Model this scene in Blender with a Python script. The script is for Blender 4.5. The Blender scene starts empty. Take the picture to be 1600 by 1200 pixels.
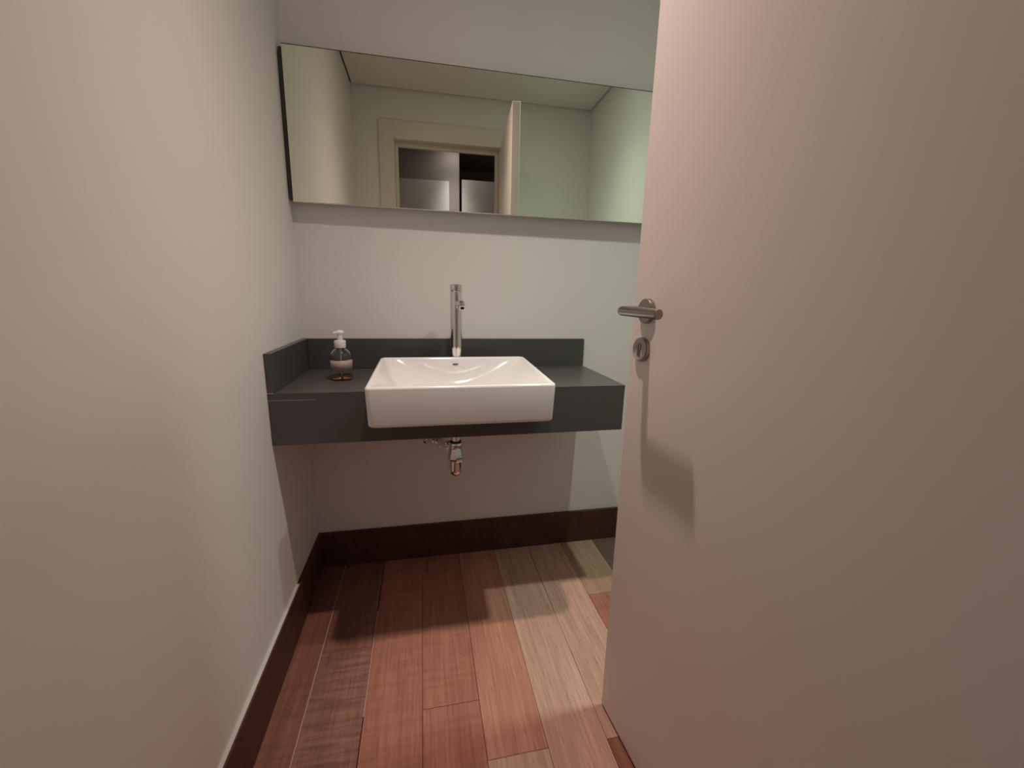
import bpy, bmesh, math, random
from mathutils import Vector, Matrix

scene = bpy.context.scene
COL = scene.collection
random.seed(7)

# ------------------------------------------------------------------ camera
CAM = (0.4297, -1.6572, 1.1200)
YAW, PITCH, ROLL, FPX = 0.2129, 0.2130, 0.0239, 654.0
def camera_matrix():
    cy, sy = math.cos(YAW), math.sin(YAW)
    cp, sp = math.cos(PITCH), math.sin(PITCH)
    cr, sr = math.cos(ROLL), math.sin(ROLL)
    r = Vector((cy, -sy, 0)); fw = Vector((sy, cy, 0)); up = Vector((0, 0, 1))
    f2 = fw*cp - up*sp; u2 = up*cp + fw*sp
    r3 = r*cr + u2*sr; u3 = u2*cr - r*sr
    m = Matrix.Identity(4)
    for i in range(3):
        m[i][0], m[i][1], m[i][2], m[i][3] = r3[i], u3[i], -f2[i], CAM[i]
    return m
cd = bpy.data.cameras.new('camera'); cam = bpy.data.objects.new('camera', cd); COL.objects.link(cam)
cd.sensor_fit = 'HORIZONTAL'; cd.sensor_width = 36.0; cd.lens = FPX/1600*36.0
cd.clip_start = 0.01; cd.clip_end = 50
cam.matrix_world = camera_matrix()
scene.camera = cam

# ------------------------------------------------------------------ world, lamps, exposure
w = bpy.data.worlds.new('world'); scene.world = w; w.use_nodes = True
w.node_tree.nodes['Background'].inputs[0].default_value = (1.0, 0.95, 0.9, 1)
w.node_tree.nodes['Background'].inputs[1].default_value = 0.02
scene.view_settings.view_transform = 'Standard'
scene.view_settings.look = 'None'
scene.view_settings.exposure = 0.09
scene.view_settings.gamma = 1.0
scene.view_settings.use_curve_mapping = False

WARM_POS, WARM_W, WARM_C = (0.566, -0.732, 2.400), 76.0, (1.0, 0.755, 0.67)
COOL_POS, COOL_W, COOL_C = (1.142, -0.772, 2.400), 70.0, (0.84, 1.0, 0.84)
HALL_POS, HALL_W, HALL_C = (0.70, -2.25, 2.392), 75.0, (1.0, 0.95, 0.97)

BEAM_N, BEAM_B = 8.0, 0.052      # beam shape of the reflector lamps

# ------------------------------------------------------------------ dimensions
W, L, HC = 1.6080, 1.5300, 2.4170          # room width, depth, ceiling height
WT = 0.14                                    # wall thickness
HALL_Y = -2.40

# ------------------------------------------------------------------ helpers
def tag(o, label=None, cat=None, group=None, kind=None):
    if label: o['label'] = label
    if cat: o['category'] = cat
    if group: o['group'] = group
    if kind: o['kind'] = kind
    return o
def link(name, bm, mat, parent=None, smooth=False, loc=None):
    me = bpy.data.meshes.new(name)
    bm.normal_update(); bm.to_mesh(me); bm.free()
    if mat: me.materials.append(mat)
    o = bpy.data.objects.new(name, me); COL.objects.link(o)
    if loc: o.location = loc
    if parent: o.parent = parent
    if smooth:
        for p in me.polygons: p.use_smooth = True
        if smooth != 'all':
            me.set_sharp_from_angle(angle=math.radians(35))
    return o
def empty(name, loc=(0, 0, 0), rz=0.0):
    o = bpy.data.objects.new(name, None); COL.objects.link(o)
    o.location = loc; o.rotation_euler = (0, 0, rz); o.empty_display_size = 0.05
    return o
def add_box(bm, lo, hi, bev=0.0, seg=2):
    b2 = bmesh.new()
    bmesh.ops.create_cube(b2, size=1.0)
    for v in b2.verts:
        v.co = Vector([lo[i] + (v.co[i]+0.5)*(hi[i]-lo[i]) for i in range(3)])
    if bev > 0:
        bmesh.ops.bevel(b2, geom=b2.edges[:], offset=bev, segments=seg, profile=0.5, affect='EDGES')
    merge(bm, b2)
def merge(bm, b2):
    vm = {}
    for v in b2.verts: vm[v] = bm.verts.new(v.co)
    for f in b2.faces:
        try: bm.faces.new([vm[v] for v in f.verts])
        except ValueError: pass
    b2.free()
def box(name, lo, hi, mat, parent=None, bev=0.0, seg=2):
    bm = bmesh.new(); add_box(bm, lo, hi, bev, seg)
    return link(name, bm, mat, parent)
def prism(bm, pts, z0, z1):
    """extrude an xy polygon (counter-clockwise) from z0 to z1"""
    a = [bm.verts.new((p[0], p[1], z0)) for p in pts]
    b = [bm.verts.new((p[0], p[1], z1)) for p in pts]
    bm.faces.new(a[::-1]); bm.faces.new(b)
    n = len(pts)
    for i in range(n):
        bm.faces.new((a[i], a[(i+1) % n], b[(i+1) % n], b[i]))
def frame_of(d):
    d = d.normalized()
    t = Vector((0, 0, 1)) if abs(d.z) < 0.9 else Vector((1, 0, 0))
    u = d.cross(t).normalized(); v = d.cross(u).normalized()
    return u, v
def sweep(bm, path, radii, n=24, caps=True):
    """round tube through the points of path, one radius per point"""
    path = [Vector(p) for p in path]
    rings = []
    u = v = None
    for i, p in enumerate(path):
        a = path[max(i-1, 0)]; b = path[min(i+1, len(path)-1)]
        d = b - a
        if d.length < 1e-9: d = path[-1]-path[0]
        d.normalize()
        if u is None:
            u, v = frame_of(d)
        else:
            u = (u - d*u.dot(d)).normalized(); v = d.cross(u).normalized()
        r = radii[i] if isinstance(radii, (list, tuple)) else radii
        rings.append([bm.verts.new(p + (u*math.cos(2*math.pi*k/n) + v*math.sin(2*math.pi*k/n))*r) for k in range(n)])
    for i in range(len(rings)-1):
        for k in range(n):
            bm.faces.new((rings[i][k], rings[i][(k+1) % n], rings[i+1][(k+1) % n], rings[i+1][k]))
    if caps:
        bm.faces.new(rings[0][::-1]); bm.faces.new(rings[-1])
    bmesh.ops.recalc_face_normals(bm, faces=bm.faces[:])
def lathe(bm, prof, origin, axis=(0, 0, 1), n=40, close_ends=True):
    """prof: list of (radius, distance along the axis)"""
    axis = Vector(axis).normalized(); u, v = frame_of(axis); o = Vector(origin)
    rings = []
    for r, h in prof:
        if r < 1e-6:
            rings.append([bm.verts.new(o + axis*h)])
        else:
            rings.append([bm.verts.new(o + axis*h + (u*math.cos(2*math.pi*k/n) + v*math.sin(2*math.pi*k/n))*r) for k in range(n)])
    for i in range(len(rings)-1):
        A, B = rings[i], rings[i+1]
        for k in range(n):
            k2 = (k+1) % n
            if len(A) == 1 and len(B) == 1: continue
            if len(A) == 1: bm.faces.new((A[0], B[k], B[k2]))
            elif len(B) == 1: bm.faces.new((A[k], A[k2], B[0]))
            else: bm.faces.new((A[k], A[k2], B[k2], B[k]))
    if close_ends:
        if len(rings[0]) > 1: bm.faces.new(rings[0][::-1])
        if len(rings[-1]) > 1: bm.faces.new(rings[-1])
    bmesh.ops.recalc_face_normals(bm, faces=bm.faces[:])
def lathe_obj(name, prof, origin, mat, parent, axis=(0, 0, 1), n=40, close_ends=True):
    bm = bmesh.new(); lathe(bm, prof, origin, axis, n, close_ends)
    return link(name, bm, mat, parent, smooth=True)

# ------------------------------------------------------------------ materials
def new_mat(name):
    m = bpy.data.materials.new(name); m.use_nodes = True
    nt = m.node_tree; b = nt.nodes['Principled BSDF']
    return m, nt, b
def plain(name, col, rough=0.5, metal=0.0, spec=0.5, noise=0.0, nscale=8.0, bump=0.0, bscale=200.0, **kw):
    m, nt, b = new_mat(name)
    b.inputs['Base Color'].default_value = (*col, 1)
    b.inputs['Roughness'].default_value = rough
    b.inputs['Metallic'].default_value = metal
    b.inputs['Specular IOR Level'].default_value = spec
    for k, v in kw.items(): b.inputs[k.replace('_', ' ')].default_value = v
    tc = nt.nodes.new('ShaderNodeTexCoord')
    if noise > 0:
        n = nt.nodes.new('ShaderNodeTexNoise'); n.inputs['Scale'].default_value = nscale; n.inputs['Detail'].default_value = 4
        nt.links.new(tc.outputs['Object'], n.inputs['Vector'])
        r = nt.nodes.new('ShaderNodeMixRGB'); r.blend_type = 'MIX'
        r.inputs[1].default_value = (*[c*(1-noise) for c in col], 1)
        r.inputs[2].default_value = (*[min(1, c*(1+noise)) for c in col], 1)
        nt.links.new(n.outputs['Fac'], r.inputs[0]); nt.links.new(r.outputs[0], b.inputs['Base Color'])
    if bump > 0:
        n2 = nt.nodes.new('ShaderNodeTexNoise'); n2.inputs['Scale'].default_value = bscale; n2.inputs['Detail'].default_value = 3
        nt.links.new(tc.outputs['Object'], n2.inputs['Vector'])
        bp = nt.nodes.new('ShaderNodeBump'); bp.inputs['Strength'].default_value = bump; bp.inputs['Distance'].default_value = 0.001
        nt.links.new(n2.outputs['Fac'], bp.inputs['Height']); nt.links.new(bp.outputs[0], b.inputs['Normal'])
    return m
M = {}
M['wall'] = plain('wall_paint', (0.78, 0.765, 0.75), 0.62, spec=0.3, noise=0.015, nscale=3, bump=0.12, bscale=120)
M['ceiling'] = plain('ceiling_paint', (0.78, 0.76, 0.72), 0.8, spec=0.2)
M['door'] = plain('door_lacquer', (0.80, 0.75, 0.71), 0.42, spec=0.4, noise=0.01, nscale=2)
M['casing'] = plain('casing_lacquer', (0.72, 0.67, 0.59), 0.45, spec=0.4)
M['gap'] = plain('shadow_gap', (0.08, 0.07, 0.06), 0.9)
M['stone'] = plain('grey_quartz', (0.072, 0.068, 0.066), 0.36, spec=0.5, noise=0.06, nscale=160)
M['caulk'] = plain('pale_caulk', (0.55, 0.53, 0.5), 0.6)
M['joint'] = plain('grey_joint', (0.17, 0.165, 0.16), 0.6)
M['ceramic'] = plain('white_ceramic', (0.75, 0.735, 0.73), 0.12, spec=0.5)
M['chrome'] = plain('chrome', (0.80, 0.79, 0.77), 0.06, metal=1.0)
M['dark_chrome'] = plain('dark_hole', (0.015, 0.014, 0.013), 0.4)
M['steel'] = plain('brushed_steel', (0.36, 0.325, 0.30), 0.30, metal=1.0, bump=0.1, bscale=400)
M['steel_dark'] = plain('lock_steel', (0.26, 0.23, 0.21), 0.42, metal=1.0)
M['rubber'] = plain('black_rubber', (0.02, 0.018, 0.018), 0.6)
M['mirror'] = plain('mirror_silver', (0.86, 0.885, 0.775), 0.0, metal=1.0)
M['mirror_back'] = plain('mirror_backing', (0.48, 0.45, 0.42), 0.6)
M['plastic'] = plain('white_plastic', (0.72, 0.70, 0.66), 0.35)
M['label'] = plain('bottle_label', (0.36, 0.285, 0.25), 0.5, noise=0.06, nscale=60)
M['bottle'] = plain('clear_plastic', (0.90, 0.90, 0.88), 0.06, Transmission_Weight=1.0, IOR=1.38)
M['soap'] = plain('amber_soap', (0.62, 0.30, 0.10), 0.05, Transmission_Weight=1.0, IOR=1.36)
M['tube'] = plain('dip_tube', (0.55, 0.53, 0.5), 0.4)
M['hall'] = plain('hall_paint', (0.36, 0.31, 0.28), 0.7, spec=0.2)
M['niche'] = plain('dark_niche', (0.50, 0.37, 0.28), 0.8)
M['subfloor'] = plain('subfloor', (0.06, 0.04, 0.03), 0.9)
M['filler'] = plain('joint_filler', (0.40, 0.30, 0.24), 0.7)

def emitter(name, col, s):
    m, nt, b = new_mat(name)
    b.inputs['Base Color'].default_value = (*col, 1)
    b.inputs['Emission Color'].default_value = (*col, 1); b.inputs['Emission Strength'].default_value = s
    return m

def wood(name, c1, c2, rough=0.45, saw=0.0, spec=0.22):
    """grain runs along y; object random moves the pattern"""
    m, nt, b = new_mat(name); N = nt.nodes; K = nt.links
    tc = N.new('ShaderNodeTexCoord'); oi = N.new('ShaderNodeObjectInfo')
    sc = N.new('ShaderNodeVectorMath'); sc.operation = 'SCALE'; sc.inputs[0].default_value = (7.0, 13.0, 3.0)
    K.new(oi.outputs['Random'], sc.inputs['Scale'])
    ad = N.new('ShaderNodeVectorMath'); ad.operation = 'ADD'
    K.new(tc.outputs['Object'], ad.inputs[0]); K.new(sc.outputs[0], ad.inputs[1])
    def noise(s3, detail, dist=0.0):
        mp = N.new('ShaderNodeMapping'); mp.inputs['Scale'].default_value = s3
        K.new(ad.outputs[0], mp.inputs['Vector'])
        n = N.new('ShaderNodeTexNoise'); n.inputs['Scale'].default_value = 1.0; n.inputs['Detail'].default_value = detail
        n.inputs['Distortion'].default_value = dist
        K.new(mp.outputs[0], n.inputs['Vector']); return n
    broad = noise((16, 1.6, 16), 4, 0.6)
    fine = noise((150, 5.0, 150), 3, 0.2)
    pores = noise((420, 22.0, 420), 2)
    mx = N.new('ShaderNodeMixRGB'); mx.inputs[1].default_value = (*c1, 1); mx.inputs[2].default_value = (*c2, 1)
    rp = N.new('ShaderNodeValToRGB'); rp.color_ramp.elements[0].position = 0.36; rp.color_ramp.elements[1].position = 0.66
    K.new(broad.outputs['Fac'], rp.inputs[0]); K.new(rp.outputs[0], mx.inputs[0])
    m2 = N.new('ShaderNodeMixRGB'); m2.blend_type = 'MULTIPLY'; m2.inputs[0].default_value = 0.75
    r2 = N.new('ShaderNodeValToRGB'); r2.color_ramp.elements[0].position = 0.34; r2.color_ramp.elements[0].color = (0.80, 0.76, 0.73, 1)
    r2.color_ramp.elements[1].position = 0.62; r2.color_ramp.elements[1].color = (1.1, 1.1, 1.1, 1)
    K.new(fine.outputs['Fac'], r2.inputs[0]); K.new(mx.outputs[0], m2.inputs[1]); K.new(r2.outputs[0], m2.inputs[2])
    m3 = N.new('ShaderNodeMixRGB'); m3.blend_type = 'MULTIPLY'; m3.inputs[0].default_value = 0.8
    r3 = N.new('ShaderNodeValToRGB'); r3.color_ramp.elements[0].position = 0.27; r3.color_ramp.elements[0].color = (0.5, 0.42, 0.4, 1)
    r3.color_ramp.elements[1].position = 0.36; r3.color_ramp.elements[1].color = (1, 1, 1, 1)
    K.new(pores.outputs['Fac'], r3.inputs[0]); K.new(m2.outputs[0], m3.inputs[1]); K.new(r3.outputs[0], m3.inputs[2])
    out = m3
    if saw > 0:      # faint cross marks left by the saw
        cr = noise((7, 70.0, 7), 2, 0.3)
        r4 = N.new('ShaderNodeValToRGB'); r4.color_ramp.elements[0].position = 0.38; r4.color_ramp.elements[0].color = (0.62, 0.58, 0.56, 1)
        r4.color_ramp.elements[1].position = 0.58; r4.color_ramp.elements[1].color = (1.05, 1.05, 1.05, 1)
        m4 = N.new('ShaderNodeMixRGB'); m4.blend_type = 'MULTIPLY'; m4.inputs[0].default_value = saw
        K.new(cr.outputs['Fac'], r4.inputs[0]); K.new(m3.outputs[0], m4.inputs[1]); K.new(r4.outputs[0], m4.inputs[2]); out = m4
    K.new(out.outputs[0], b.inputs['Base Color'])
    b.inputs['Roughness'].default_value = rough; b.inputs['Specular IOR Level'].default_value = spec
    bp = N.new('ShaderNodeBump'); bp.inputs['Strength'].default_value = 0.15; bp.inputs['Distance'].default_value = 0.0006
    K.new(fine.outputs['Fac'], bp.inputs['Height']); K.new(bp.outputs[0], b.inputs['Normal'])
    return m
WOOD = {
    'brown':  wood('plank_brown',  (0.195, 0.085, 0.060), (0.255, 0.115, 0.082), saw=0.25),
    'mauve':  wood('plank_mauve',  (0.245, 0.120, 0.095), (0.320, 0.155, 0.120), saw=0.7),
    'red':    wood('plank_red',    (0.345, 0.145, 0.102), (0.430, 0.190, 0.137), saw=0.25),
    'rose':   wood('plank_rose',   (0.430, 0.195, 0.140), (0.530, 0.265, 0.195)),
    'pink':   wood('plank_pink',   (0.490, 0.300, 0.235), (0.590, 0.370, 0.295)),
    'pale':   wood('plank_pale',   (0.480, 0.320, 0.235), (0.540, 0.370, 0.275)),
    'tan':    wood('plank_tan',    (0.390, 0.250, 0.170), (0.470, 0.310, 0.215)),
    'russet': wood('plank_russet', (0.270, 0.115, 0.082), (0.330, 0.145, 0.102)),
    'grey':   wood('plank_grey',   (0.150, 0.105, 0.080), (0.190, 0.135, 0.100)),
}
M['base'] = wood('baseboard_wood', (0.080, 0.036, 0.027), (0.100, 0.046, 0.034), rough=0.4)
M['base_x'] = M['base']

# ------------------------------------------------------------------ floor
floor = tag(box('floor', (-WT, -3.2, -0.05), (2.4, WT, -0.0152), M['subfloor']), kind='structure')
PW = 0.1555
edges = [0.0, 0.0970] + [0.0970 + PW*i for i in range(1, 10)] + [W]
edges = [e for e in edges if e <= W]
if W - edges[-2] < 0.02: edges.pop(-2)
# one list per column of planks: (y of the far end, y of the near end, wood)
cols = [
    [(0, -0.93, 'brown'), (-0.93, -L, 'brown')],
    [(0, -0.456, 'brown'), (-0.456, -1.32, 'mauve'), (-1.32, -L, 'red')],
    [(0, -1.02, 'red'), (-1.02, -L, 'russet')],
    [(0, -0.70, 'red'), (-0.70, -L, 'red')],
    [(0, -0.860, 'rose'), (-0.860, -L, 'pale')],
    [(0, -1.14, 'pink'), (-1.14, -L, 'rose')],
    [(0, -0.868, 'pink'), (-0.868, -L, 'russet')],
    [(0, -0.357, 'tan'), (-0.357, -1.2, 'red'), (-1.2, -L, 'rose')],
    [(0, -0.62, 'grey'), (-0.62, -L, 'red')],
    [(0, -1.0, 'brown'), (-1.0, -L, 'rose')],
    [(0, -0.8, 'red'), (-0.8, -L, 'tan')],
]
def plank(x0, x1, y0, y1, mat):
    """board with a small chamfer round its upper face, top at z = 0"""
    c, t = 0.0007, 0.015
    cx, cy = (x0+x1)/2, (y0+y1)/2; hx, hy = (x1-x0)/2, (y0-y1)/2
    bm = bmesh.new()
    def ring(ax, ay, z): return [bm.verts.new((sx*ax, sy*ay, z)) for sx, sy in ((-1, -1), (1, -1), (1, 1), (-1, 1))]
    a = ring(hx, hy, -t); b = ring(hx, hy, -c); d = ring(hx-c, hy-c, 0)
    bm.faces.new(a[::-1]); bm.faces.new(d)
    for p, q in ((a, b), (b, d)):
        for k in range(4): bm.faces.new((p[k], p[(k+1) % 4], q[(k+1) % 4], q[k]))
    return link('floorboard', bm, mat, floor, loc=(cx, cy, 0))
for i in range(len(edges)-1):
    for (ya, yb, k) in cols[i % len(cols)]:
        g = 0.0005
        plank(edges[i]+(0.0012 if i in (1, 2) else g), edges[i+1]-(0.0012 if i in (0, 1) else g), ya-g, yb+g, WOOD[k])
for x, ya, yb in ((edges[1], 0, -L), (edges[2], -0.30, -0.69)):      # pale dust-filled joints
    box('joint_filler', (x-0.0012, yb, -0.015), (x+0.0012, ya-0.002, -0.0006), M['filler'], floor)
x = -0.9
k = 0
while x < 2.2:                                                        # hall boards
    plank(x+0.0005, min(x+PW, 2.2)-0.0005, -L-0.0005, -3.05, WOOD[('red', 'rose', 'brown', 'russet')[k % 4]]); x += PW; k += 1
floor_hall = None

# ------------------------------------------------------------------ walls and ceiling
def wall(name, lo, hi, mat=None): return tag(box(name, lo, hi, mat or M['wall']), kind='structure')
wall('wall_back', (-WT, 0, -0.015), (W+WT, WT, HC+0.1))
wall('wall_left', (-WT, -L, -0.015), (0, 0, HC+0.1))
wall('wall_right', (W, -L, -0.015), (W+WT, 0, HC+0.1))
OX0, OX1, OZ = 0.2360, 0.9760, 2.140                                  # rough opening
bm = bmesh.new()
a = [(-1.0, 0), (-1.0, HC+0.1), (2.3, HC+0.1), (2.3, 0), (OX1, 0), (OX1, OZ), (OX0, OZ), (OX0, 0)]
fr = [bm.verts.new((p[0], -L, p[1]-0.015 if p[1] == 0 else p[1])) for p in a]
bk = [bm.verts.new((p[0], -L-WT, p[1]-0.015 if p[1] == 0 else p[1])) for p in a]
bm.faces.new(fr); bm.faces.new(bk[::-1])
for i in range(8): bm.faces.new((fr[i], fr[(i+1) % 8], bk[(i+1) % 8], bk[i]))
bmesh.ops.recalc_face_normals(bm, faces=bm.faces[:])
bmesh.ops.triangulate(bm, faces=bm.faces[:])
tag(link('wall_front', bm, M['wall']), kind='structure')
ceil = tag(box('ceiling', (0.010, -L+0.010, HC), (W-0.010, -0.010, HC+0.012), M['ceiling']), kind='structure')
box('ceiling_slab', (-1.0, -3.2, HC+0.1), (2.4, WT, HC+0.2), M['gap'], ceil)
box('gap_lining', (0.0, -L, HC+0.013), (W, 0, HC+0.03), M['gap'], ceil)

# hall beyond the doorway, seen in the mirror
wall('wall_hall', (-1.0, HALL_Y-0.1, -0.015), (0.745, HALL_Y, HC-0.01), M['hall'])
wall('wall_hall_end', (-1.1, -3.2, -0.015), (-1.0, -L, HC+0.1), M['hall'])
wall('wall_hall_side', (2.2, -3.2, -0.015), (2.3, -L-WT, HC+0.1), M['hall'])
wall('wall_hall_rear', (0.645, -3.2, -0.015), (2.3, -3.1, HC+0.1), M['niche'])
wall('wall_hall_return', (0.645, -3.1, -0.015), (0.745, HALL_Y-0.1, HC-0.01), M['niche'])
wall('ceiling_hall', (-1.0, -3.1, HC-0.01), (2.2, -L-WT, HC+0.02), M['hall'])
d2 = tag(box('door_2', (-0.06, HALL_Y+0.001, 0.005), (0.655, HALL_Y+0.012, 2.107), M['door'], bev=0.002), kind='structure')
d3 = tag(box('door_3', (0.768, HALL_Y-0.045, 0.005), (1.50, HALL_Y-0.005, 2.135), M['door'], bev=0.002), kind='structure')

# ------------------------------------------------------------------ baseboards
BH, BT = 0.1523, 0.0130
def baseboard(name, lo, hi): return tag(box(name, lo, hi, M['base'], bev=0.0008, seg=1), kind='structure')
bl = baseboard('baseboard_left', (0.0, -L, 0.0), (BT, 0.0, BH))
box('paint_line', (0.0, -L+0.001, BH), (BT-0.004, -0.315, BH+0.0025), M['caulk'], bl)
bb = tag(empty('baseboard_back', (BT, -BT/2, 0)), kind='structure')
SEAM = 0.705
for x0, x1 in ((BT, SEAM-0.0004), (SEAM+0.0004, W-BT)):
    o = box('board', (x0, -BT, 0.0), (x1, 0.0, BH), M['base'], bev=0.0008, seg=1)
    o.parent = bb; o.matrix_parent_inverse = Matrix.Translation(-Vector(bb.location))
baseboard('baseboard_right', (W-BT, -L, 0.0), (W, 0.0, BH))
baseboard('baseboard_front', (1.075, -L, 0.0), (W-BT, -L+BT, BH))

# ------------------------------------------------------------------ door frame and door
fr = tag(empty('trim_1', (0.6, -L-WT/2, 0)), kind='structure')
def fpart(name, lo, hi, bev=0.002):
    o = box(name, lo, hi, M['casing'], bev=bev); o.parent = fr
    o.matrix_parent_inverse = Matrix.Translation(-Vector(fr.location)); return o
JX0, JX1, JZ = 0.256, 0.956, 2.119
CT = 0.012
for (y0, y1) in ((-L, -L+CT), (-L-WT-CT, -L-WT)):
    fpart('casing', (JX0-0.096, y0, 0), (JX0-0.001, y1, JZ+0.112))
    fpart('casing', (JX1+0.001, y0, 0), (JX1+0.096, y1, JZ+0.112))
    fpart('casing', (JX0-0.001, y0, JZ+0.001), (JX1+0.001, y1, JZ+0.112))
fpart('jamb', (OX0, -L-WT, 0), (JX0, -L, JZ))
fpart('jamb', (JX1, -L-WT, 0), (OX1, -L, JZ))
fpart('head_jamb', (OX0, -L-WT, JZ), (OX1, -L, OZ))
fpart('door_stop', (JX0, -L-0.075, 0), (JX0+0.022, -L-0.047, JZ))
fpart('door_stop', (JX1-0.022, -L-0.075, 0), (JX1, -L-0.047, JZ))
fpart('door_stop', (JX0+0.022, -L-0.075, JZ-0.026), (JX1-0.022, -L-0.047, JZ))

FREE = Vector((0.8970, -0.7785, 0)); DDX = 0.0757
ang = math.atan2(DDX, 1.0)
# door space: local -y runs from the free edge towards the hinges, local -x is the face towards the vanity
door = tag(empty('door_1', FREE, ang), kind='structure')
DWID = 0.742
def dpart(name, bm, mat, parent=door, smooth=True): return link(name, bm, mat, parent, smooth)
box('leaf', (0.0, -DWID, 0.008), (0.042, 0.0, 2.100), M['door'], door, bev=0.0015)
box('door_seal', (0.010, -DWID+0.01, 0.001), (0.032, -0.01, 0.0085), M['rubber'], door)
def handle(side):
    s = -1 if side == 0 else 1
    fx = 0.0 if side == 0 else 0.042
    ry, rz, ky, kz = -0.054, 1.090, -0.047, 1.007
    rose = lathe_obj('rose', [(0.0, 0.0), (0.0262, 0.0), (0.0262, 0.0085), (0.0250, 0.0098), (0.0, 0.0098)], (fx, ry, rz), M['steel'], door, axis=(s, 0, 0), n=48)
    bm = bmesh.new()
    so, R, n = 0.0665, 0.0100, 6
    path = [(fx+s*0.008, ry, rz), (fx+s*(so-R), ry, rz)]
    for k in range(1, n):
        t = k/n*math.pi/2
        path.append((fx+s*(so-R+R*math.sin(t)), ry-R+R*math.cos(t), rz))
    path += [(fx+s*so, ry-R, rz), (fx+s*so, ry-0.130, rz-0.001), (fx+s*so, ry-0.1315, rz-0.001)]
    sweep(bm, path, [0.0098]*(len(path)-1) + [0.0086], n=28)
    dpart('lever', bm, M['steel'])
    esc = lathe_obj('escutcheon', [(0.0, 0.0), (0.0262, 0.0), (0.0262, 0.0075), (0.0250, 0.0092), (0.0215, 0.0104), (0.0, 0.0108)], (fx, ky, kz), M['steel'], door, axis=(s, 0, 0), n=48)
    bm = bmesh.new()      # round top and straight foot of the cylinder
    lathe(bm, [(0.0, 0.0), (0.0085, 0.0), (0.0085, 0.0118), (0.0, 0.0118)], (fx, ky, kz+0.0060), (s, 0, 0), 28)
    add_box(bm, (min(fx, fx+s*0.0116), ky-0.0048, kz-0.0165), (max(fx, fx+s*0.0116), ky+0.0048, kz+0.001))
    link('lock_cylinder', bm, M['steel_dark'], esc, smooth=True)
    box('keyhole', (min(fx+s*0.0110, fx+s*0.0121), ky-0.0013, kz-0.0120), (max(fx+s*0.0110, fx+s*0.0121), ky+0.0013, kz+0.0110), M['dark_chrome'], esc)
handle(0); handle(1)
for hz in (0.25, 1.05, 1.85):
    lathe_obj('hinge', [(0.0, -0.045), (0.006, -0.045), (0.006, 0.045), (0.0, 0.045)], (0.047, -DWID-0.003, hz), M['steel'], door, n=16)

# ------------------------------------------------------------------ mirror
MX0, MX1, MZ0, MZ1, MY, TILT = 0.0165, 1.5650, 1.4035, 1.8655, 0.0420, 0.0101
mir = empty('wall_mirror', (0, -MY, MZ0))
tag(mir, 'long frameless wall mirror above the washbasin, reflecting the doorway', 'mirror')
mir.rotation_euler = (-TILT, 0, -0.0060)
bm = bmesh.new(); add_box(bm, (MX0, 0.0, 0.0), (MX1, 0.004, MZ1-MZ0), 0.0006, 1)
glass = link('glass', bm, M['mirror'], mir)
box('backing', (MX0+0.002, 0.0042, 0.003), (MX1-0.002, 0.032, MZ1-MZ0-0.004), M['mirror_back'], mir)

box('top_shade_strip', (MX0, 0.0005, MZ1-MZ0), (MX1, 0.006, MZ1-MZ0+0.0022), M['gap'], mir)  # thin dark strip standing in for the shadow line above the glass
box('bottom_edge', (MX0, 0.0003, -0.0016), (MX1, 0.004, 0.0), M['caulk'], mir)
box('side_shade_strip', (0.004, 0.010, 0.006), (MX0+0.001, 0.031, MZ1-MZ0-0.004), M['gap'], mir)  # dark filler added to blacken the shaded gap beside the left wall

# ------------------------------------------------------------------ vanity counter
XR, DC, ZT, ZB, ZS, TS = 1.0868, 0.4034, 0.8297, 0.6755, 0.9423, 0.0187
BX0, BX1, BF, BB, BZF, BZR, BZB = 0.2752, 0.8065, 0.529, 0.1430, 0.8679, 0.8915, 0.7531
van = empty('vanity_counter', (XR/2, -DC/2, ZB))
tag(van, 'dark grey stone vanity counter with upstands, holding the white washbasin', 'counter')
def vpart(o, p=None):
    o.parent = p or van
    o.matrix_parent_inverse = Matrix.Translation(-Vector(van.location)) if p is None else Matrix.Identity(4)
    return o
nx0, nx1, ny = BX0+0.006, BX1-0.006, -BB-0.004          # notch for the basin
bm = bmesh.new()
prism(bm, [(0.0005, -0.0005), (0.0005, -DC), (nx0, -DC), (nx0, ny), (nx1, ny), (nx1, -DC), (XR, -DC), (XR, -0.0005)], ZT-0.0200, ZT)
bmesh.ops.recalc_face_normals(bm, faces=bm.faces[:])
bmesh.ops.triangulate(bm, faces=[f for f in bm.faces if len(f.verts) > 4])
vpart(link('worktop', bm, M['stone']))
AZ = ZT-0.0212
bm = bmesh.new()
pts = [(0.0005, ZB), (XR-0.0005, ZB), (XR-0.0005, AZ), (nx1, AZ), (nx1, BZB+0.004), (nx0, BZB+0.004), (nx0, AZ), (0.0005, AZ)]
a = [bm.verts.new((p[0], -DC+0.0004, p[1])) for p in pts]; b = [bm.verts.new((p[0], -DC+0.0200, p[1])) for p in pts]
bm.faces.new(a); bm.faces.new(b[::-1])
for i in range(8): bm.faces.new((a[i], a[(i+1) % 8], b[(i+1) % 8], b[i]))
bmesh.ops.recalc_face_normals(bm, faces=bm.faces[:])
bmesh.ops.triangulate(bm, faces=[f for f in bm.faces if len(f.verts) > 4])
vpart(link('apron', bm, M['stone']))
vpart(box('end_panel', (XR-0.0205, -DC+0.0204, ZB), (XR-0.0005, -0.0005, AZ), M['stone']))
vpart(box('backsplash', (TS+0.0006, -TS, ZT), (XR, -0.0005, ZS), M['stone'], bev=0.0008, seg=1))
vpart(box('side_splash', (0.0005, -DC, ZT+0.0008), (TS, -0.0005, ZS), M['stone'], bev=0.0008, seg=1))
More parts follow.
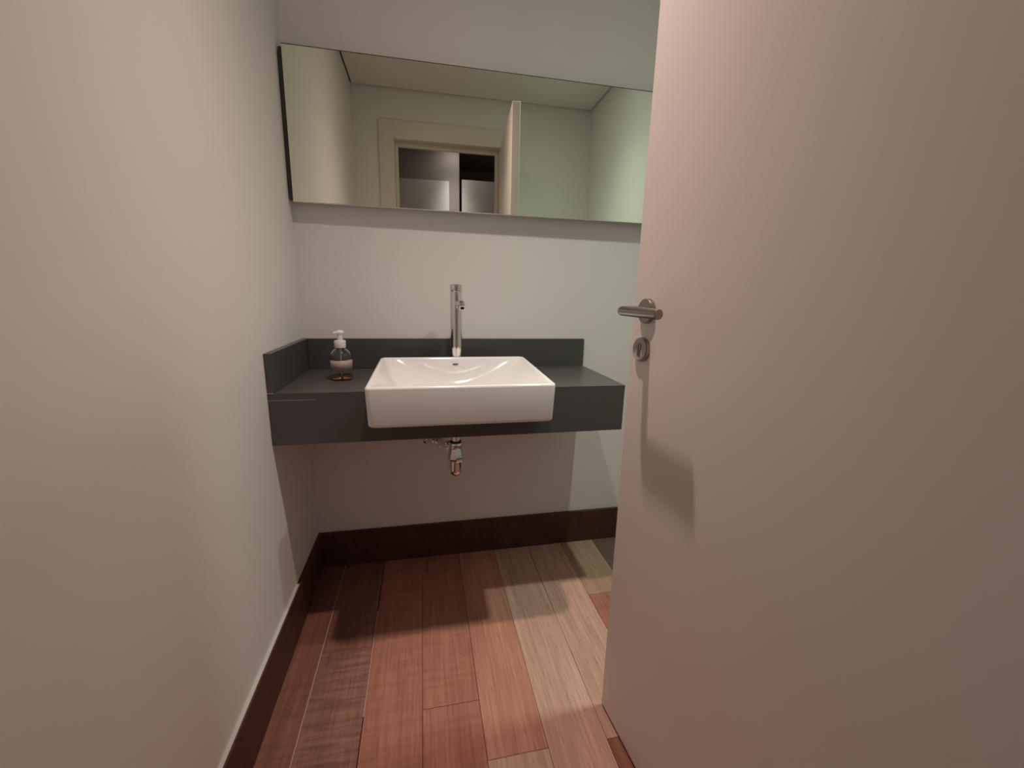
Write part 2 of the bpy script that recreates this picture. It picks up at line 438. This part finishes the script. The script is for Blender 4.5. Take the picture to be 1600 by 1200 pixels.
tag(vpart(box('joint_line', (0.0010, -DC+0.0001, AZ), (0.125, -DC+0.006, ZT-0.0200), M['caulk'])), 'pale filled joint under the worktop edge')
vpart(box('joint_line', (0.125, -DC+0.0006, AZ), (nx0, -DC+0.006, ZT-0.0200), M['joint']))
vpart(box('joint_line', (nx1, -DC+0.0002, AZ), (XR-0.002, -DC+0.006, ZT-0.0200), M['joint']))
vpart(box('caulk_line', (0.0002, -DC-0.0004, ZT-0.0005), (TS-0.002, -DC+0.004, ZT+0.0012), M['caulk']))

# ------------------------------------------------------------------ basin
def rrect(ax, ay, r, n=12, m=10):
    """closed rounded rectangle, points ordered counter-clockwise, the same count for every ring"""
    r = max(min(r, ax-1e-4, ay-1e-4), 1e-4)
    pts = []
    for (sx, sy, a0) in ((1, 1, 0), (-1, 1, 90), (-1, -1, 180), (1, -1, 270)):
        cx, cy = sx*(ax-r), sy*(ay-r)
        arc = [(cx+r*math.cos(math.radians(a0+90*k/n)), cy+r*math.sin(math.radians(a0+90*k/n))) for k in range(n+1)]
        pts += arc
        nxt = {0: (-(ax-r), ay), 90: (-ax, -(ay-r)), 180: (ax-r, -ay), 270: (ax, ay-r)}[a0]
        e = arc[-1]
        pts += [(e[0]+(nxt[0]-e[0])*k/m, e[1]+(nxt[1]-e[1])*k/m) for k in range(1, m)]
    return pts
bcx, bcy = (BX0+BX1)/2, -(BF+BB)/2
HX, HY = (BX1-BX0)/2, (BF-BB)/2
basin = empty('washbasin', (bcx, bcy, BZB))
tag(basin, 'white rectangular ceramic washbasin set half into the dark counter', 'washbasin')
HT = BZF-BZB
def top_at(y): return HT + (BZR-BZF)*((y+HY)/(2*HY))
def depth_in(x, y, ax, ay):
    u = min(1.0, abs(x)/ax); v = y/ay
    g = 1-u**1.7
    h = (1-max(-v, 0)**5) if v < 0 else (1-v**7.0)
    return 0.105*max(g, 0)**0.9*max(h, 0)
bm = bmesh.new(); rings = []
R = 0.016
def add_ring(ax, ay, r, zf):
    rings.append([bm.verts.new((p[0]*(1-0.016*(p[1]+HY)/HY), p[1], zf(p[0], p[1]))) for p in rrect(ax, ay, r)])
tp = 0.004
add_ring(HX*0.4, HY*0.4, R*0.4, lambda x, y: 0.0)
add_ring(HX-tp-0.010, HY-tp-0.010, R, lambda x, y: 0.0)
for k in range(1, 6):
    t = k/5*math.pi/2
    add_ring(HX-tp-0.010+0.010*math.sin(t), HY-tp*0.5-0.010+0.010*math.sin(t), R, lambda x, y, t=t: 0.010*(1-math.cos(t)))
add_ring(HX-tp*0.5, HY-tp*0.25, R, lambda x, y: HT*0.5)
rr = 0.007
add_ring(HX, HY, R, lambda x, y: top_at(y)-rr)
for k in range(1, 6):
    t = k/5*math.pi/2
    add_ring(HX-rr+rr*math.cos(t), HY-rr+rr*math.cos(t), R, lambda x, y, t=t: top_at(y)-rr+rr*math.sin(t))
RIM = 0.013
ix, iy = HX-RIM, HY-RIM
add_ring(ix, iy, R, lambda x, y: top_at(y)-0.0005)
for s in (0.985, 0.97, 0.95, 0.925, 0.89, 0.85, 0.80, 0.74, 0.68, 0.61, 0.54, 0.46, 0.38, 0.30, 0.22, 0.14, 0.07):
    add_ring(ix*s, iy*s, R + 0.02*(1-s), lambda x, y: top_at(y)-0.0005-depth_in(x, y, ix, iy))
n = len(rings[0])
for i in range(len(rings)-1):
    for k in range(n):
        bm.faces.new((rings[i][k], rings[i][(k+1) % n], rings[i+1][(k+1) % n], rings[i+1][k]))
bm.faces.new(rings[0][::-1]); bm.faces.new(rings[-1])
bmesh.ops.recalc_face_normals(bm, faces=bm.faces[:])
link('bowl', bm, M['ceramic'], basin, smooth='all')
oy = iy*0.965
bm = bmesh.new()
lathe(bm, [(0.0, 0.0), (0.0018, 0.0), (0.0018, 0.004), (0.0, 0.004)], (0, 0, 0), n=20)
for v in bm.verts: v.co.x *= 5.8
bmesh.ops.rotate(bm, verts=bm.verts[:], cent=(0, 0, 0), matrix=Matrix.Rotation(math.radians(55), 3, 'X'))
bmesh.ops.translate(bm, verts=bm.verts[:], vec=(0.002, oy, top_at(oy)-depth_in(0, oy, ix, iy)-0.001))
tag(link('overflow_slot', bm, M['dark_chrome'], basin, smooth=True), 'small dark overflow slot')
lathe_obj('drain', [(0.0, 0.0), (0.024, 0.0), (0.024, 0.002), (0.018, 0.003), (0.0, 0.0035)], (0, 0, HT-0.105+0.0055), M['chrome'], basin)

# ------------------------------------------------------------------ tap
TX, TY = 0.5500, -0.116
tap = empty('basin_tap', (TX, TY, ZT))
tag(tap, 'tall chrome pillar tap standing behind the white basin', 'tap')
H1 = 1.1475-ZT
lathe_obj('base_ring', [(0.0, 0.0), (0.027, 0.0), (0.027, 0.003), (0.0255, 0.005), (0.0, 0.005)], (0, 0, 0), M['chrome'], tap, n=48)
lathe_obj('body', [(0.0, 0.004), (0.0218, 0.004), (0.0218, H1-0.0262), (0.0211, H1-0.0256), (0.0, H1-0.0256)], (0, 0, 0), M['chrome'], tap, n=64)
lathe_obj('push_button', [(0.0, H1-0.0252), (0.0219, H1-0.0252), (0.0225, H1-0.0240), (0.0228, H1-0.0030), (0.0215, H1-0.0012), (0.0, H1)], (0, 0, 0), M['chrome'], tap, n=64)
bm = bmesh.new()
sz = 1.081-ZT
sweep(bm, [(0.004, -0.012, sz), (0.010, -0.060, sz-0.001), (0.012, -0.074, sz-0.002)], [0.0105, 0.0105, 0.0100], n=32)
sp = link('spout', bm, M['chrome'], tap, smooth=True)
ax = Vector((0.06, -0.70, -0.62))
lathe_obj('aerator', [(0.0, -0.010), (0.0120, -0.010), (0.0128, -0.008), (0.0128, 0.004), (0.0112, 0.006), (0.0112, 0.014), (0.0104, 0.0150), (0.0078, 0.0150), (0.0078, 0.010), (0.0, 0.010)], (0.013, -0.078, sz-0.004), M['chrome'], sp, axis=ax, n=40)
lathe_obj('outlet', [(0.0, 0.0102), (0.0076, 0.0102), (0.0, 0.0108)], (0.013, -0.078, sz-0.004), M['dark_chrome'], sp, axis=ax, n=32)

# ------------------------------------------------------------------ bottle trap
SX, SY = 0.533, -0.290
trap = empty('bottle_trap', (SX, SY, 0.50))
tag(trap, 'chrome bottle trap hanging under the counter below the basin', 'bottle trap')
z = lambda a: a-0.50
lathe_obj('tailpipe', [(0.0, z(0.612)), (0.0135, z(0.612)), (0.0135, z(0.752)), (0.0, z(0.752))], (0, 0, 0), M['chrome'], trap, n=32)
lathe_obj('collar_nut', [(0.0, z(0.598)), (0.0215, z(0.598)), (0.0222, z(0.600)), (0.0222, z(0.607)), (0.0205, z(0.609)), (0.0205, z(0.616)), (0.0195, z(0.618)), (0.0, z(0.618))], (0, 0, 0), M['chrome'], trap, n=40)
lathe_obj('gasket', [(0.0, z(0.6185)), (0.0188, z(0.6185)), (0.0188, z(0.6225)), (0.0, z(0.6225))], (0, 0, 0), M['rubber'], trap, n=40)
bm = bmesh.new(); lathe(bm, [(0.0, z(0.552)), (0.0255, z(0.552)), (0.0278, z(0.558)), (0.0270, z(0.572)), (0.0195, z(0.598)), (0.0, z(0.598))], (0, 0, 0), n=8)
link('hex_body', bm, M['chrome'], trap, smooth=True)
lathe_obj('cup', [(0.0, z(0.496)), (0.0085, z(0.4972)), (0.0140, z(0.5000)), (0.0180, z(0.5050)), (0.0202, z(0.5120)), (0.0208, z(0.5200)), (0.0208, z(0.5530)), (0.0, z(0.5530))], (0, 0, 0), M['chrome'], trap, n=40)
bm = bmesh.new()
p0 = Vector((-0.012, 0.006, z(0.602))); p1 = Vector((0.446-SX, -0.004-SY, z(0.530)))
sweep(bm, [p0, p0.lerp(p1, 0.5), p1], 0.0125, n=28)
arm = link('outlet_arm', bm, M['chrome'], trap, smooth=True)
dr = (p1-p0).normalized()
for t0, ln_, r in ((0.10, 0.014, 0.0165), (0.50, 0.014, 0.0165), (0.64, 0.014, 0.0165)):
    lathe_obj('ring_nut', [(0.0124, 0.0), (r, 0.001), (r, ln_-0.001), (0.0124, ln_)], p0.lerp(p1, t0), M['chrome'], arm, axis=dr, n=28, close_ends=False)
lathe_obj('wall_flange', [(0.0, 0.0), (0.024, 0.0), (0.024, 0.003), (0.015, 0.010), (0.0, 0.010)], (p1.x, -0.0005-SY, p1.z), M['chrome'], trap, axis=(0, -1, 0), n=36)

# ------------------------------------------------------------------ soap dispenser
bot = empty('soap_dispenser', (0.166, -0.212, ZT)); bot.scale = (1.0, 1.0, 1.085)
tag(bot, 'clear pump soap bottle with pinkish label standing on the counter', 'soap bottle')
RB = 0.0350
outer = [(0.0, 0.0), (0.029, 0.0), (0.0335, 0.002), (RB, 0.006), (RB, 0.058), (0.0348, 0.0640), (0.0340, 0.0700), (0.0325, 0.0755), (0.0302, 0.0805), (0.0272, 0.0848), (0.0236, 0.0884), (0.0196, 0.0912), (0.0158, 0.0932), (0.0140, 0.0950), (0.0135, 0.0990)]
inner = [(0.0120, 0.0990), (0.0125, 0.0942), (0.0150, 0.0918), (0.0188, 0.0898), (0.0226, 0.0871), (0.0261, 0.0836), (0.0290, 0.0795), (0.0312, 0.0748), (0.0326, 0.0695), (0.0333, 0.0638), (0.0335, 0.058), (0.0335, 0.007), (0.0320, 0.0035), (0.028, 0.0020), (0.0, 0.0020)]
bm = bmesh.new(); lathe(bm, outer+inner, (0, 0, 0), n=48, close_ends=False)
shell = link('bottle_shell', bm, M['bottle'], bot, smooth=True)
lathe_obj('liquid_soap', [(0.0, 0.0022), (0.0278, 0.0022), (0.0318, 0.0038), (0.0333, 0.0072), (0.0333, 0.0130), (0.0, 0.0130)], (0, 0, 0), M['soap'], bot, n=48)
bm = bmesh.new()          # label wrapped round the front
n = 28; ra = []
for zz in (0.030, 0.0610):
    ra.append([bm.verts.new(((RB+0.0004-(0.0001 if zz > 0.06 else 0))*math.sin(math.radians(-72+144*k/n+14)), -(RB+0.0004-(0.0001 if zz > 0.06 else 0))*math.cos(math.radians(-72+144*k/n+14)), zz)) for k in range(n+1)])
for k in range(n): bm.faces.new((ra[0][k], ra[0][k+1], ra[1][k+1], ra[1][k]))
lb = link('label', bm, M['label'], bot, smooth=True)
sm = lb.modifiers.new('thickness', 'SOLIDIFY'); sm.thickness = 0.0003; sm.offset = 1
pump = lathe_obj('pump_collar', [(0.0, 0.0965), (0.0172, 0.0965), (0.0178, 0.098), (0.0178, 0.1165), (0.0165, 0.1185), (0.0, 0.1185)], (0, 0, 0), M['plastic'], bot, n=36)
lathe_obj('pump_stem', [(0.0, 0.118), (0.0085, 0.118), (0.0080, 0.128), (0.0080, 0.1345), (0.0, 0.1345)], (0.001, 0, 0), M['plastic'], bot, n=24)
bm = bmesh.new()          # pump head: a shallow cap that runs out to a thin nozzle on the left
hd = Vector((-0.90, -0.44, 0)).normalized()
sweep(bm, [hd*-0.0125+Vector((0, 0, 0.1375)), hd*-0.0105+Vector((0, 0, 0.1395)), hd*-0.002+Vector((0, 0, 0.1408)), hd*0.006+Vector((0, 0, 0.1412)), hd*0.013+Vector((0, 0, 0.1408)), hd*0.0195+Vector((0, 0, 0.1392))], [0.0035, 0.0075, 0.0080, 0.0062, 0.0042, 0.0034], n=20)
link('pump_nozzle', bm, M['plastic'], bot, smooth=True)
lathe_obj('dip_tube', [(0.0, 0.004), (0.0028, 0.004), (0.0028, 0.098), (0.0, 0.098)], (0.0, 0.0, 0), M['tube'], bot, n=16)

# ------------------------------------------------------------------ recessed downlights
def downlight(pos, watt, col, label, ceiling_z, beam=BEAM_N, tail=BEAM_B):
    e = empty('recessed_downlight', (pos[0], pos[1], ceiling_z))
    tag(e, label, 'downlight', 'recessed ceiling downlights')
    lathe_obj('trim_ring', [(0.034, -0.002), (0.046, -0.0020), (0.047, 0.0), (0.034, 0.0)], (0, 0, 0), M['plastic'], e, n=40, close_ends=False)
    lathe_obj('lens', [(0.0, -0.0006), (0.0338, -0.0006), (0.0338, 0.0), (0.0, 0.0)], (0, 0, 0), emitter('lens_glow', col, 6.0), e, n=40)
    ld = bpy.data.lights.new('lamp', 'POINT'); ld.shadow_soft_size = 0.024; ld.energy = watt; ld.color = col
    ld.use_nodes = True; nt = ld.node_tree; N = nt.nodes; K = nt.links       # beam profile of the reflector lamp
    em = N['Emission']; tc = N.new('ShaderNodeTexCoord'); sx = N.new('ShaderNodeSeparateXYZ'); K.new(tc.outputs['Normal'], sx.inputs[0])
    def mth(op, a, b):
        n = N.new('ShaderNodeMath'); n.operation = op
        for i, q in enumerate((a, b)):
            if isinstance(q, (int, float)): n.inputs[i].default_value = q
            else: K.new(q, n.inputs[i])
        return n.outputs[0]
    c = mth('MAXIMUM', mth('MULTIPLY', sx.outputs['Z'], -1.0), 0.0)
    K.new(mth('ADD', mth('POWER', c, beam), mth('MULTIPLY', c, tail)), em.inputs['Strength'])
    lo = bpy.data.objects.new('lamp', ld); COL.objects.link(lo); lo.parent = e; lo.location = (0, 0, pos[2]-ceiling_z)
    return e
downlight(WARM_POS, WARM_W, WARM_C, 'warm recessed ceiling downlight above the washbasin, beside the left wall', HC)
downlight(COOL_POS, COOL_W, COOL_C, 'cool recessed ceiling downlight to the right of the open door', HC)
downlight(HALL_POS, HALL_W, HALL_C, 'recessed downlight in the hall ceiling outside the doorway', HC-0.01, 26.0, 0.03)
